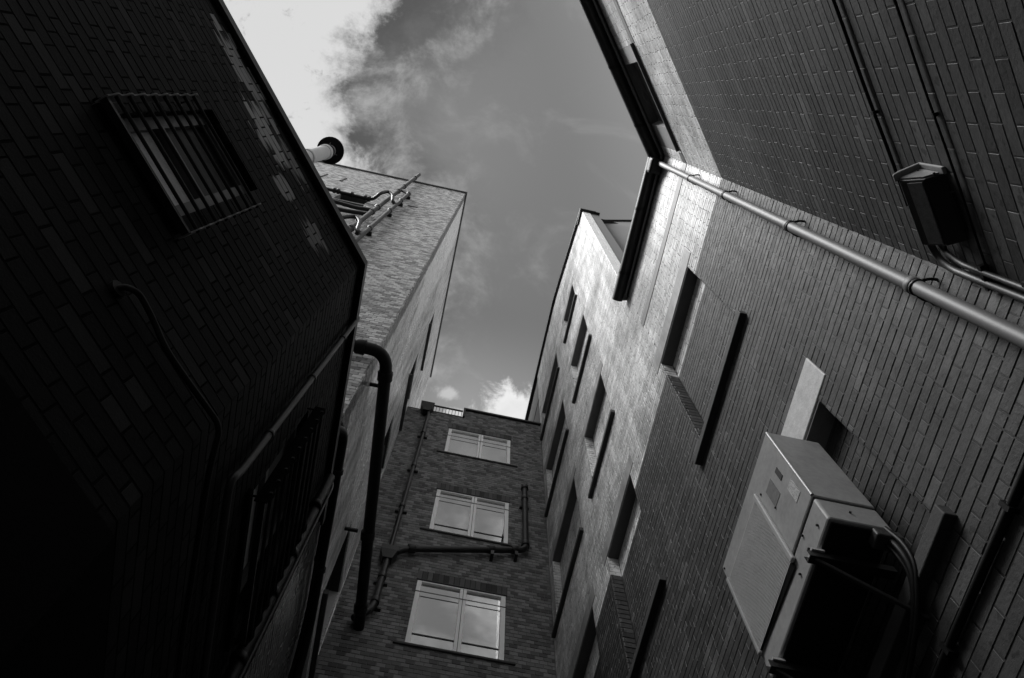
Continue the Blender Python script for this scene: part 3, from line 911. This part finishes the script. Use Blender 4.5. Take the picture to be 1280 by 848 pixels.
HF = []
for (x0, x1, z0, z1) in WF:
    HF += [(x0, x1, z0, z1), (x0 - 0.02, x1 + 0.02, z1, z1 + 0.24)]
wall(F_F, -1.04, 1.995, 2.0, 17.80, HF, B_F, 'brown_brick', 'brown_joint', 290, length=0.116, course=0.078, top=TopF(), phase=0.09, recess=0.006)
for wi, (x0, x1, z0, z1) in enumerate(WF):
    wn = MB().obox(F_F, x0 - 0.1, x1 + 0.1, -1.6, -1.5, z0 - 0.4, z1 + 0.1).build('window', 'curtain', B_F)
    MB().obox(F_F, x0 - 0.1, x1 + 0.1, -1.5, -0.1, z1 + 0.02, z1 + 0.06).build('room_ceiling', 'curtain', wn)
    for j0, j1 in ((x0 - 0.06, x0), (x1, x1 + 0.06)):
        MB().obox(F_F, j0, j1, -1.5, -0.021, z0, z1).build('jamb', 'brown_joint', wn)
    # soldier course of bricks over the opening
    ns = 17
    for k in range(ns):
        a0 = x0 - 0.02 + (x1 - x0 + 0.04) * k / ns; a1 = x0 - 0.02 + (x1 - x0 + 0.04) * (k + 1) / ns - 0.011
        rr = rng
        me = brick_mesh(F_F, [((a0, a1, z1 + 0.025, z1 + 0.232), True, False)], 'soldier', 'soldier_brick', F_F.a.cross(Vector((0, 0, 1))).dot(F_F.n) < 0, depth=0.004)
        link('soldier_brick', me, wn)
    MB().obox(F_F, x0 - 0.02, x1 + 0.02, -0.1, -0.012, z1 + 0.012, z1 + 0.24).build('lintel', 'black_metal', wn)
    MB().obox(F_F, x0 - 0.018, x1 + 0.018, -0.1, 0.012, z1 - 0.004, z1 + 0.016).build('head_flashing', 'black_metal', wn)
    MB().obox(F_F, x0 - 0.15, x1 + 0.15, -0.1, 0.030, z0 - 0.042, z0 - 0.002).build('sill', 'stone_sill', wn, 0.005)
    fr = MB()
    xm = (x0 + x1) / 2 + 0.03
    fw = 0.07
    for q in ((x0, x0 + fw, z0, z1), (x1 - fw, x1, z0, z1), (xm - 0.05, xm + 0.05, z0 + 0.03, z1 - 0.035), (x0 + fw, xm - 0.05, z1 - 0.035, z1), (xm + 0.05, x1 - fw, z1 - 0.035, z1),
              (x0 + fw, xm - 0.05, z0, z0 + 0.03), (xm + 0.05, x1 - fw, z0, z0 + 0.03), (xm - 0.05, xm + 0.05, z1 - 0.035, z1), (xm - 0.05, xm + 0.05, z0, z0 + 0.03)):
        fr.obox(F_F, q[0] + 0.0005, q[1] - 0.0005, -0.06, -0.004, q[2] + 0.0005, q[3] - 0.0005)
    fo = fr.build('frame', 'white_frame', wn, 0.004)
    MB().obox(F_F, xm - 0.004, xm + 0.004, -0.02, -0.002, z0 + 0.02, z1 - 0.02).build('mullion_joint', 'conduit', fo)
    H = z1 - z0
    zt = z1 - H * (0.19 if wi else 0.30)
    MB().obox(F_F, x0 - 0.012, x1 + 0.012, -0.003, 0.003, zt - 0.008, zt + 0.008).build('guard_bar', 'conduit', wn)
    if wi:
        zb = z0 + H * 0.19
        for a0, a1 in ((x0 + fw, xm - 0.05), (xm + 0.05, x1 - fw)):
            MB().obox(F_F, a0, a1, -0.036, -0.030, zb - 0.009, zb + 0.009).build('glazing_bar', 'conduit', wn)
    for a0, a1 in ((x0 + fw, xm - 0.05), (xm + 0.05, x1 - fw)):
        MB().obox(F_F, a0, a1, -0.045, -0.04, z0 + 0.03, z1 - 0.035).build('pane', 'window_glass', wn)
    # net curtain hanging behind part of the glass
    cm = MB()
    cx0, cx1 = (x1 - 0.30, x1 - 0.03)
    vs = []
    nx = 24
    for k in range(nx + 1):
        x = cx0 + (cx1 - cx0) * k / nx
        nn_ = -0.20 + 0.02 * math.sin(k * 1.7)
        vs += [F_F.P(x, nn_, z0 - 0.1), F_F.P(x, nn_, z1)]
    cm.add(vs, [(2 * k, 2 * k + 2, 2 * k + 3, 2 * k + 1) for k in range(nx)], True)
    cm.build('curtain', 'curtain', wn)
m = MB().obox(F_F, 0.20, 1.995, -0.35, 0.05, 17.802, 17.87)
m.obox(F_F, 0.20, 0.245, -0.35, 0.05, 17.362, 17.80)
m.build('coping', 'black_metal', B_F)
MB().obox(F_F, -1.04, 0.198, -0.35, -0.002, 17.362, 17.40).build('roof_edge', 'stone_sill', B_F)
MB().add([(-1.04, YF + 0.02, 17.30), (1.99, YF + 0.02, 17.30), (1.99, 10.5, 17.30), (-1.04, 10.5, 17.30)], ((0, 1, 2, 3),)).build('roof', 'roof_felt', B_F)

rl = thing('roof_railing', 'short metal railing on the roof edge of the end building, sky showing between its bars', 'railing')
MB().obox(F_F, -0.62, 0.19, -0.03, 0.0, 17.76, 17.80).build('top_rail', 'black_metal', rl)
MB().obox(F_F, -0.62, 0.19, -0.03, 0.0, 17.405, 17.43).build('bottom_rail', 'black_metal', rl)
for k in range(11):
    x = -0.56 + 0.073 * k
    MB().obox(F_F, x - 0.006, x + 0.006, -0.02, -0.008, 17.43, 17.76).build('bar', 'conduit', rl)

# ================================================================ pipes


def ring_at(parent, p, d, r, h, name='collar', mat='cast_iron', seg=14):
    p = Vector(p); d = Vector(d).normalized()
    return MB().tube([p - d * h / 2, p - d * h * 0.42, p + d * h * 0.42, p + d * h / 2], [r * 0.93, r, r, r * 0.93], seg).build(name, mat, parent)


# grey downpipe in the bend
dp = thing('downpipe', 'long pale grey downpipe running up the painted wall to the black gutter', 'downpipe')
PX, PY = 1.925, 0.436
MB().tube([(PX, PY, GROUND_Z), (PX, PY, 10.85)], 0.034, 18).build('pipe', 'grey_pipe', dp)
MB().box(1.80, 1.968, 0.385, 0.58, 10.80, 11.02).build('outlet', 'black_plastic', dp, 0.03)
for z in (8.87, 7.33, 5.53, 3.72, 1.9):
    cl = ring_at(dp, (PX, PY, z), (0, 0, 1), 0.041, 0.05, 'collar', 'grey_pipe')
    ring_at(dp, (PX, PY, z - 0.042), (0, 0, 1), 0.040, 0.018, 'clip', 'black_metal')
    MB().tube([(PX + 0.01, PY - 0.036, z - 0.042), (PX + 0.045, PY - 0.05, z - 0.042), (XR - 0.001, PY - 0.052, z - 0.042)], 0.007, 8, bend=0.012).build('bracket', 'black_metal', cl)
    MB().tube([(PX + 0.01, PY + 0.036, z - 0.042), (PX + 0.045, PY + 0.05, z - 0.042), (XR - 0.001, PY + 0.05, z - 0.042)], 0.006, 8, bend=0.012).build('bracket', 'black_metal', cl)

# tall block: two soil pipes with traps on its front
YP = YL2 - 0.13
so = thing('soil_pipe', 'left and taller pale soil pipe on the tall block, rising past its roof', 'pipe', 'soil pipes on the tall block')
X1P = -2.70
MB().tube([(X1P, YP, 5.4), (X1P, YP, 27.75)], 0.054, 14).build('pipe', 'pale_pipe', so)
for z in (26.6, 24.0, 22.8, 19.4, 18.6, 17.0, 16.2, 13.5, 11):
    ring_at(so, (X1P, YP, z), (0, 0, 1), 0.072, 0.16, 'collar', 'cast_iron' if int(z) % 2 else 'pale_pipe')
so2 = thing('soil_pipe', 'right and shorter pale soil pipe on the tall block, below its roof edge', 'pipe', 'soil pipes on the tall block')
X2P = -2.40
MB().tube([(X1P + 0.06, YP, 23.1), (X2P, YP, 22.75), (X2P, YP, 22.3), (X2P, YP, 5.4)], 0.044, 14, bend=0.16).build('pipe', 'pale_pipe', so2)
for z in (22.7, 21.2, 19.3, 16.6, 14.4, 12, 9.5):
    ring_at(so2, (X2P, YP, z), (0, 0, 1), 0.060, 0.14, 'collar', 'cast_iron')
    MB().box(X2P - 0.075, X2P + 0.075, YP + 0.045, YL2 + 0.0, z - 0.13, z - 0.10).build('bracket', 'cast_iron', so2)
wp = thing('waste_pipe', 'upper black waste pipe looping over the soil pipes of the tall block', 'pipe', 'waste pipes on the tall block')
MB().tube([(-5.2, YP + 0.04, 20.95), (-3.3, YP + 0.04, 20.62), (-3.0, YP + 0.02, 20.5), (-2.86, YP - 0.16, 20.55), (-2.72, YP - 0.2, 20.95), (-2.56, YP - 0.15, 20.7), (-2.50, YP - 0.08, 20.3), (X2P, YP, 20.25)], 0.042, 12, bend=0.14).build('pipe', 'cast_iron', wp)
for x, z in ((-4.0, 20.74), (-3.9, 20.72), (-3.55, 20.66), (-3.2, 20.6), (-3.1, 20.56)):
    ring_at(wp, (x, YP + 0.03, z), (1, 0, -0.17), 0.07, 0.06)
wp2 = thing('waste_pipe', 'lower black waste pipe looping over the soil pipes of the tall block', 'pipe', 'waste pipes on the tall block')
MB().tube([(-3.6, YP + 0.04, 15.7), (-3.05, YP - 0.05, 15.9), (-2.90, YP - 0.18, 16.2), (-2.70, YP - 0.2, 16.5), (-2.55, YP - 0.16, 16.2), (-2.50, YP - 0.08, 15.7), (X2P, YP, 15.6)], 0.042, 12, bend=0.14).build('pipe', 'cast_iron', wp2)
ring_at(wp2, (-2.47, YP - 0.05, 15.66), (1, 0.4, -0.3), 0.06, 0.06)
wp3 = thing('waste_pipe', 'two short dark waste pipes below the windows of the tall block', 'pipe', 'waste pipes on the tall block')
MB().tube([(-4.6, YP + 0.04, 19.5), (-3.1, YP + 0.04, 18.95), (X1P, YP, 18.85)], 0.05, 12, bend=0.1).build('pipe', 'cast_iron', wp3)
MB().tube([(-4.2, YP + 0.05, 18.6), (-3.3, YP + 0.05, 18.3), (X1P, YP, 18.2)], 0.05, 12, bend=0.1).build('pipe', 'cast_iron', wp3)

# flue on the low roof
fl = thing('flue', 'white flue pipe with a dark round cowl standing above the low dark roof', 'flue', loc=(0, 0, 0))
FX, FY, FZ = -1.945, 1.01, 9.55
MB().tube([(FX, FY, ROOF1 + 0.03), (FX, FY, FZ - 0.30)], 0.074, 20).build('pipe', 'white_pipe', fl)
MB().tube([(FX, FY, FZ - 0.30), (FX, FY, FZ - 0.06)], 0.066, 20).build('throat', 'casing', fl)
for z in (8.45, FZ - 0.32):
    ring_at(fl, (FX, FY, z), (0, 0, 1), 0.084, 0.09, 'collar', 'white_pipe', 20)
ring_at(fl, (FX, FY, FZ - 0.17), (0, 0, 1), 0.076, 0.03, 'collar', 'conduit', 20)
MB().tube([(FX, FY, FZ - 0.05), (FX, FY, FZ - 0.03), (FX, FY, FZ + 0.10)], [0.152, 0.152, 0.01], 28).build('cowl', 'black_metal', fl)
for k in range(3):
    a = k * 2.1 + 0.4
    MB().tube([(FX + 0.055 * math.cos(a), FY + 0.055 * math.sin(a), FZ - 0.12), (FX + 0.09 * math.cos(a), FY + 0.09 * math.sin(a), FZ - 0.04)], 0.006, 6).build('stay', 'grey_pipe', fl)

# black drain along the alley side of the tall block
bd = thing('drain_pipe', 'thick black pipe rounding the tall block and running along it to the end wall', 'pipe')
ZD = 9.47
XD = -0.90
MB().tube([(-3.4, 3.13, ZD - 0.12), (XD, 3.12, ZD - 0.22), (XD + 0.24, YF + 0.0, ZD - 0.02)], 0.074, 18, bend=0.22).build('pipe', 'black_plastic', bd)
for p, d in (((-1.22, 3.122, ZD - 0.205), (1, 0, -0.04)), ((XD + 0.018, 3.42, ZD - 0.20), (0.06, 1, 0.05)), ((XD + 0.145, 5.6, ZD - 0.09), (0.06, 1, 0.05)), ((XD + 0.22, 6.7, ZD - 0.04), (0.06, 1, 0.05))):
    ring_at(bd, p, d, 0.090, 0.12, 'collar', 'black_plastic', 18)
for y in (3.55, 5.5):
    MB().box(XL2, XD + 0.02, y, y + 0.04, ZD - 0.18, ZD - 0.15).build('bracket', 'black_metal', bd)

# rainwater pipe and branch on the end building
rp = thing('rainwater_pipe', 'black rainwater pipe with hopper heads on the end building, left of its windows', 'downpipe')
XP = -0.54; YR = YF - 0.10
MB().tube([(XP - 0.06, YR, 17.2), (XP, YR, 16.9), (XP, YR, 11.2)], 0.036, 14, bend=0.1).build('pipe', 'cast_iron', rp)
MB().tube([(XP, YR, 11.0), (XP, YR, 9.95), (XP - 0.03, YR, 9.72), (XP - 0.22, YR, 9.50), (XD + 0.22, YR - 0.02, ZD)], 0.05, 14, bend=0.1).build('lower_pipe', 'cast_iron', rp)
hp = MB()
for (cx, z0_, z1_, w0, w1) in ((XP - 0.07, 17.02, 17.36, 0.07, 0.15),):
    hp.add([(cx + sx * w0, YF - 0.10 + sy * 0.06, z0_) for sx, sy in ((-1, -1), (1, -1), (1, 1), (-1, 1))] + [(cx + sx * w1, YF - 0.12 + sy * 0.10, z1_) for sx, sy in ((-1, -1), (1, -1), (1, 1), (-1, 1))],
           ((0, 1, 2, 3), (4, 5, 6, 7), (0, 1, 5, 4), (1, 2, 6, 5), (2, 3, 7, 6), (3, 0, 4, 7)))
hp.build('hopper', 'black_metal', rp)
hp = MB()
hp.add([(XP + sx * 0.07, YR + sy * 0.06, 10.98) for sx, sy in ((-1, -1), (1, -1), (1, 1), (-1, 1))] + [(XP + sx * 0.13, YR - 0.02 + sy * 0.09, 11.14) for sx, sy in ((-1, -1), (1, -1), (1, 1), (-1, 1))] + [(XP + sx * 0.13, YR - 0.02 + sy * 0.09, 11.26) for sx, sy in ((-1, -1), (1, -1), (1, 1), (-1, 1))],
       ((0, 1, 2, 3), (8, 9, 10, 11), (0, 1, 5, 4), (1, 2, 6, 5), (2, 3, 7, 6), (3, 0, 4, 7), (4, 5, 9, 8), (5, 6, 10, 9), (6, 7, 11, 10), (7, 4, 8, 11)))
hp.build('hopper', 'cast_iron', rp)
for z in (15.9, 14.3, 12.7, 10.55, 9.95):
    ring_at(rp, (XP, YR, z), (0, 0, 1), 0.050 if z > 11 else 0.064, 0.10)
    MB().box(XP - 0.10, XP + 0.10, YF - 0.05, YF + 0.0, z - 0.09, z - 0.05).build('bracket', 'cast_iron', rp)
br = thing('branch_pipe', 'black pipe crossing between the lower windows of the end building and turning up', 'pipe')
MB().tube([(XP + 0.10, YR, 11.25), (XP + 0.24, YR, 11.40), (1.585, YR, 12.04), (1.585, YR, 14.30)], 0.052, 14, bend=0.13).build('pipe', 'cast_iron', br)
for p, d, r in (((-0.22, YR, 11.435), (1, 0, 0.34), 0.075), ((1.02, YR, 11.86), (1, 0, 0.34), 0.068), ((1.40, YR, 11.985), (1, 0, 0.34), 0.075), ((1.585, YR, 12.22), (0, 0, 1), 0.072), ((1.585, YR, 14.27), (0, 0, 1), 0.072), ((1.585, YR, 13.85), (0, 0, 1), 0.066)):
    ring_at(br, p, d, r, 0.11)
for x, z in ((1.04, 11.80), (1.43, 11.92)):
    MB().box(x - 0.025, x + 0.025, YR - 0.04, YF, z - 0.13, z - 0.02).build('bracket', 'cast_iron', br)
MB().box(1.50, 1.67, YF - 0.05, YF, 13.6, 13.64).build('bracket', 'cast_iron', br)

# pipes and cables on the low building
co = thing('conduit_pipe', 'straight grey conduit climbing the far dark face to the roof edge', 'conduit')
XB = C1.x
MB().tube([(XB + 0.03, 2.9, 2.86), (XB + 0.03, 1.60, 2.88), (XB + 0.035, 1.62, 3.0), (XB + 0.035, 1.665, 5.56), (XB - 0.1, 1.67, 5.60)], 0.017, 10, bend=0.06).build('pipe', 'conduit', co)
for z in (3.4, 4.2, 5.0):
    ring_at(co, (XB + 0.035, 1.62 + (z - 3) * 0.0173, z), (0, 0, 1), 0.022, 0.03, 'clip', 'conduit')
rw = thing('waste_stack', 'dark collared pipe at the far end of the low dark building', 'pipe')
MB().tube([(XB + 0.05, 2.76, GROUND_Z), (XB + 0.05, 2.80, 5.35)], 0.034, 12).build('pipe', 'black_plastic', rw)
for z in (2.9, 3.35, 3.9, 4.3, 4.9):
    ring_at(rw, (XB + 0.05, 2.78, z), (0, 0, 1), 0.041, 0.05, 'collar', 'black_plastic')
MB().tube([(XB + 0.09, 2.74, GROUND_Z), (XB + 0.09, 2.83, 5.3), (XB + 0.0, 2.9, 5.6)], 0.008, 8, bend=0.1).build('cable', 'conduit', rw)
cb = thing('wall_cable', 'black cable coming out of the near dark wall and curving to its corner', 'cable')
pa = lambda a, n, z: F_LA.P(a, n, z)
path = [pa(0.535, -0.01, 2.60), pa(0.535, 0.03, 2.60), pa(0.50, 0.035, 2.66), pa(0.40, 0.03, 2.655), pa(0.30, 0.028, 2.62), pa(0.17, 0.03, 2.625), pa(0.06, 0.035, 2.63), pa(-0.02, 0.045, 2.62), (XB + 0.045, C1.y + 0.12, 2.56), (XB + 0.04, 2.0, 2.5), (XB + 0.04, 3.2, 2.5)]
MB().tube(path, 0.011, 8, bend=0.07).build('cable', 'black_plastic', cb)
MB().tube([pa(0.535, 0.0, 2.60), pa(0.535, 0.018, 2.60)], 0.03, 12).build('grommet', 'black_plastic', cb)
for k, (x, z, r, lab) in enumerate(((-0.945, 7.05, 0.045, 'outer black service pipe bending round the foot of the tall block'), (-1.0, 7.22, 0.032, 'inner black service pipe beside the tall white painted face'))):
    sp_ = thing('service_pipe', lab, 'pipe', 'service pipes along the tall block')
    MB().tube([(-2.4, 3.12 - k * 0.02, z - 0.4), (x - 0.1, 3.11 - k * 0.02, z - 0.2), (x, 3.2, z), (x, 5.2, z - 0.15), (x + 0.0, 5.6, z - 0.5), (x, 5.7, 2.0)], r, 12, bend=0.2).build('pipe', 'black_plastic', sp_)
    for y in (3.6, 4.6):
        ring_at(sp_, (x, y, z - (y - 3.2) * 0.075), (0, 1, -0.075), r * 1.25, 0.05, 'clip', 'black_metal')
lp = thing('lagged_pipes', 'dark lagged pipe bends low against the near black wall', 'pipe')
for k, (a, z, h) in enumerate(((0.62, 1.02, 0.10), (0.42, 0.98, 0.07), (0.24, 1.12, 0.10))):
    MB().tube([pa(a + 0.02, 0.10, GROUND_Z), pa(a, 0.10, z - h), pa(a - 0.02, 0.12, z + h * 0.7), pa(a - 0.12, 0.10, z + h * 0.6), pa(a - 0.14, 0.02, z - h)], [0.05] * 26 if False else 0.05, 14, bend=0.09).build('pipe', 'lagging', lp)

# cables on the painted walls
for z, r, lab in ((3.768, 0.008, 'upper black cable clipped along the near right wall, running into the lamp'), (3.226, 0.005, 'lower black cable clipped along the near right wall, passing under the lamp')):
    c_ = thing('wall_cable', lab, 'cable')
    pts = [F_R1.P(a, 0.008 + r * 0.6, z + 0.004 * math.sin(a * 9)) for a in np.linspace(4.4, 0.05 if z < 3.5 else 0.30, 40)]
    MB().tube(pts, r, 8).build('cable', 'black_plastic', c_)
    for a in (0.75, 1.35, 1.9):
        MB().obox(F_R1, a - 0.008, a + 0.008, 0.0, 0.008 + r * 1.8, z - r * 1.5, z + r * 1.5).build('clip', 'black_plastic', c_)
c_ = thing('wall_cable', 'thick black cable along the right wall below the air conditioner', 'cable')
MB().tube([(XR - 0.02, y, 2.665 + 0.006 * math.sin(y * 5)) for y in np.linspace(0.75, 7.0, 40)], 0.018, 10).build('cable', 'black_plastic', c_)
for y in (1.0, 1.6, 2.2):
    MB().box(XR - 0.042, XR, y - 0.01, y + 0.01, 2.635, 2.695).build('clip', 'black_plastic', c_)
for k, (a, r, zt, lab) in enumerate(((0.035, 0.016, 3.62, 'thin grey conduit rising up the inner corner to the lamp'), (0.085, 0.012, 3.52, 'thinner conduit bending out of the inner corner under the lamp'))):
    c_ = thing('conduit_pipe', lab, 'conduit', 'conduits in the inner corner')
    MB().tube([F_R1.P(a, 0.022, GROUND_Z), F_R1.P(a, 0.022, zt - 0.1), F_R1.P(a + 0.04, 0.025, zt), F_R1.P(0.17, 0.03, zt + 0.02)], r, 10, bend=0.06).build('pipe', 'conduit', c_)
    for z in (2.95, 3.25):
        MB().obox(F_R1, a - 0.03, a + 0.03, 0.0, 0.03, z - 0.012, z + 0.012).build('clip', 'black_metal', c_)

# ================================================================ lamp
la = thing('wall_lamp', 'angular bulkhead lamp with pale hooded cap on the near right wall', 'lamp')
LA0, LA1 = 0.20, 0.50
prof = [(0.0, 3.325), (0.0, 3.505), (0.085, 3.522), (0.112, 3.50), (0.066, 3.365)]
MB().prism([F_R1.P(LA0, n, z) for n, z in prof], F_R1.P(LA0, 0, 0), F_R1.P(LA1, 0, 0)).build('body', 'lamp_body', la, 0.006)
cap = [(0.0, 3.305), (0.0, 3.522), (0.088, 3.538), (0.118, 3.524), (0.122, 3.508), (0.086, 3.516), (0.012, 3.502), (0.012, 3.315)]
MB().prism([F_R1.P(LA1 - 0.004, n, z) for n, z in cap], F_R1.P(LA1 - 0.004, 0, 0), F_R1.P(LA1 + 0.030, 0, 0)).build('cap', 'lamp_cap', la, 0.005)
dfp = [(0.016, 3.338), (0.016, 3.495), (0.084, 3.508), (0.104, 3.494), (0.064, 3.376)]
MB().prism([F_R1.P(LA1 + 0.001, n, z) for n, z in dfp], F_R1.P(LA1 + 0.001, 0, 0), F_R1.P(LA1 + 0.008, 0, 0)).build('diffuser', 'diffuser', la)
MB().prism([F_R1.P(LA0 + 0.012, n, z) for n, z in ((0.072, 3.378), (0.098, 3.452), (0.102, 3.450), (0.076, 3.376))], F_R1.P(LA0 + 0.012, 0, 0), F_R1.P(LA1 - 0.012, 0, 0)).build('lens', 'diffuser', la)
MB().obox(F_R1, LA0 + 0.05, LA0 + 0.22, 0.0, 0.012, 3.30, 3.54).build('back_plate', 'lamp_body', la)
for a in (0.235, 0.30):
    MB().tube([F_R1.P(a, 0.03, 3.42), F_R1.P(0.19, 0.03, 3.46 + a * 0.1), F_R1.P(0.11, 0.02, 3.50 + a * 0.1), F_R1.P(0.07, 0.02, 3.40)], 0.007, 8, bend=0.03).build('flex', 'black_plastic', la)
for a, n, z in ((LA1 + 0.009, 0.03, 3.35), (LA1 + 0.009, 0.03, 3.485)):
    MB().tube([F_R1.P(a - 0.004, n, z), F_R1.P(a + 0.003, n, z)], 0.005, 8).build('screw', 'black_metal', la)

# ================================================================ air conditioner
ac = thing('air_conditioner', 'weathered metal air conditioner on brackets on the right wall', 'air conditioner')
AX0, AX1, AY0, AY1, AZ0, AZ1 = 1.663, 1.965, 1.422, 2.275, 3.235, 4.185
F_A = Frame((AX0, 0, 0), (0, 1, 0), (-1, 0, 0))
SEAM = 3.428
MB().box(AX0, AX1, AY0, AY1, SEAM + 0.005, AZ1).build('cabinet', 'casing', ac, 0.012)
MB().box(AX0 + 0.004, AX1 - 0.004, AY0 + 0.004, AY1 - 0.004, AZ0, SEAM - 0.003).build('base_panel', 'casing', ac, 0.012)
MB().box(AX0 + 0.008, AX1 - 0.008, AY0 + 0.008, AY1 - 0.008, SEAM - 0.006, SEAM + 0.008).build('seam', 'black_plastic', ac)
MB().box(AX0 + 0.02, AX1 - 0.02, AY0 + 0.02, AY1 - 0.02, AZ0 - 0.012, AZ0 + 0.002).build('base_tray', 'black_metal', ac)
# pressed pale corner edge
MB().tube([(AX0 + 0.004, AY0 + 0.004, SEAM + 0.02), (AX0 + 0.004, AY0 + 0.004, AZ1 - 0.012)], 0.0085, 8).build('corner_bead', 'casing_pale', ac)
# louvred grille panel
GY0, GY1, GZ0, GZ1 = 1.755, 2.235, 3.405, 4.02
MB().obox(F_A, GY0 - 0.035, GY0 - 0.005, 0.0, 0.020, GZ0 - 0.02, GZ1 + 0.01).build('grille_side', 'casing_pale', ac, 0.006)
MB().obox(F_A, GY1 + 0.002, GY1 + 0.025, 0.0, 0.020, GZ0 - 0.02, GZ1 + 0.01).build('grille_side', 'casing', ac, 0.006)
MB().obox(F_A, GY0 - 0.004, GY1 + 0.001, 0.0, 0.005, GZ0, GZ1).build('grille_back', 'grille_dark', ac)
nl = 44
for k in range(nl):
    z = GZ0 + (GZ1 - GZ0) * (k + 0.5) / nl
    MB().obox(F_A, GY0 - 0.004, GY1 + 0.001, 0.004, 0.0085, z - 0.0045, z + 0.0035).build('louvre', 'casing_rib', ac)
MB().add([F_A.P(GY0 - 0.01, 0.0, GZ0 - 0.005), F_A.P(GY1, 0.0, GZ0 - 0.005), F_A.P(GY1, 0.012, GZ0 - 0.005), F_A.P(GY0 - 0.01, 0.004, GZ0 - 0.045), F_A.P(GY0 - 0.01, 0.012, GZ0 - 0.005), F_A.P(GY1, 0.004, GZ0 - 0.012)],
         ((0, 1, 2, 4), (0, 3, 5, 1), (4, 2, 5, 3), (0, 4, 3), (1, 5, 2))).build('grille_lip', 'black_plastic', ac)
# label, stains, screws, badge
MB().obox(F_A, 1.468, 1.525, 0.0, 0.0022, 3.56, 3.70).build('label', 'sticker', ac)
MB().obox(F_A, 1.50, 1.53, 0.0, 0.003, 3.80, 3.90).build('badge', 'print_dark', ac)
MB().obox(F_A, 1.58, 1.66, 0.0, 0.002, 3.76, 3.93).build('faded_label', 'sticker_grey', ac)
for (y, z) in ((1.70, 3.98), (1.735, 3.42), (1.66, 3.76), (1.61, 3.40), (1.50, 3.30), (1.62, 3.30), (1.75, 3.30), (2.25, 4.14)):
    MB().tube([F_A.P(y, -0.002, z), F_A.P(y, 0.006, z)], 0.006, 8).build('screw', 'black_metal', ac)
MB().tube([(1.80, AY0 - 0.004, 3.33), (1.80, AY0 + 0.01, 3.33)], 0.006, 8).build('screw', 'black_metal', ac)
for y in (1.60, 2.17):
    b_ = MB()
    b_.box(1.61, XR, y - 0.02, y + 0.02, 3.165, 3.17); b_.box(1.61, XR, y - 0.02, y - 0.015, 3.17, 3.21); b_.box(1.61, XR, y + 0.015, y + 0.02, 3.17, 3.21)
    bo = b_.build('bracket', 'black_metal', ac)
    MB().tube([(1.64, y, 3.17), (XR, y, 2.86)], 0.012, 8).build('strut', 'black_metal', bo)
    MB().box(1.63, 1.69, y - 0.028, y + 0.028, 3.21, 3.224).build('pad', 'casing_rib', bo)
for k, (dx, r) in enumerate(((0.0, 0.016), (0.03, 0.011), (-0.026, 0.009))):
    MB().tube([(1.92 + dx * 0.3, 1.46 - dx, 3.25), (1.93 + dx * 0.4, 1.44 - dx * 0.8, 3.10), (1.945, 1.47 - dx, 2.98), (1.95, 1.62 - dx, 2.86), (1.955, 1.85, 2.80 - dx), (1.96, 2.2, 2.74 - dx), (1.97, 3.0, 2.73)], r, 10, bend=0.10).build('hose', 'black_plastic', ac)
MB().box(1.86, 1.985, 1.425, 1.50, 3.17, 3.23).build('valve', 'conduit', ac, 0.008)
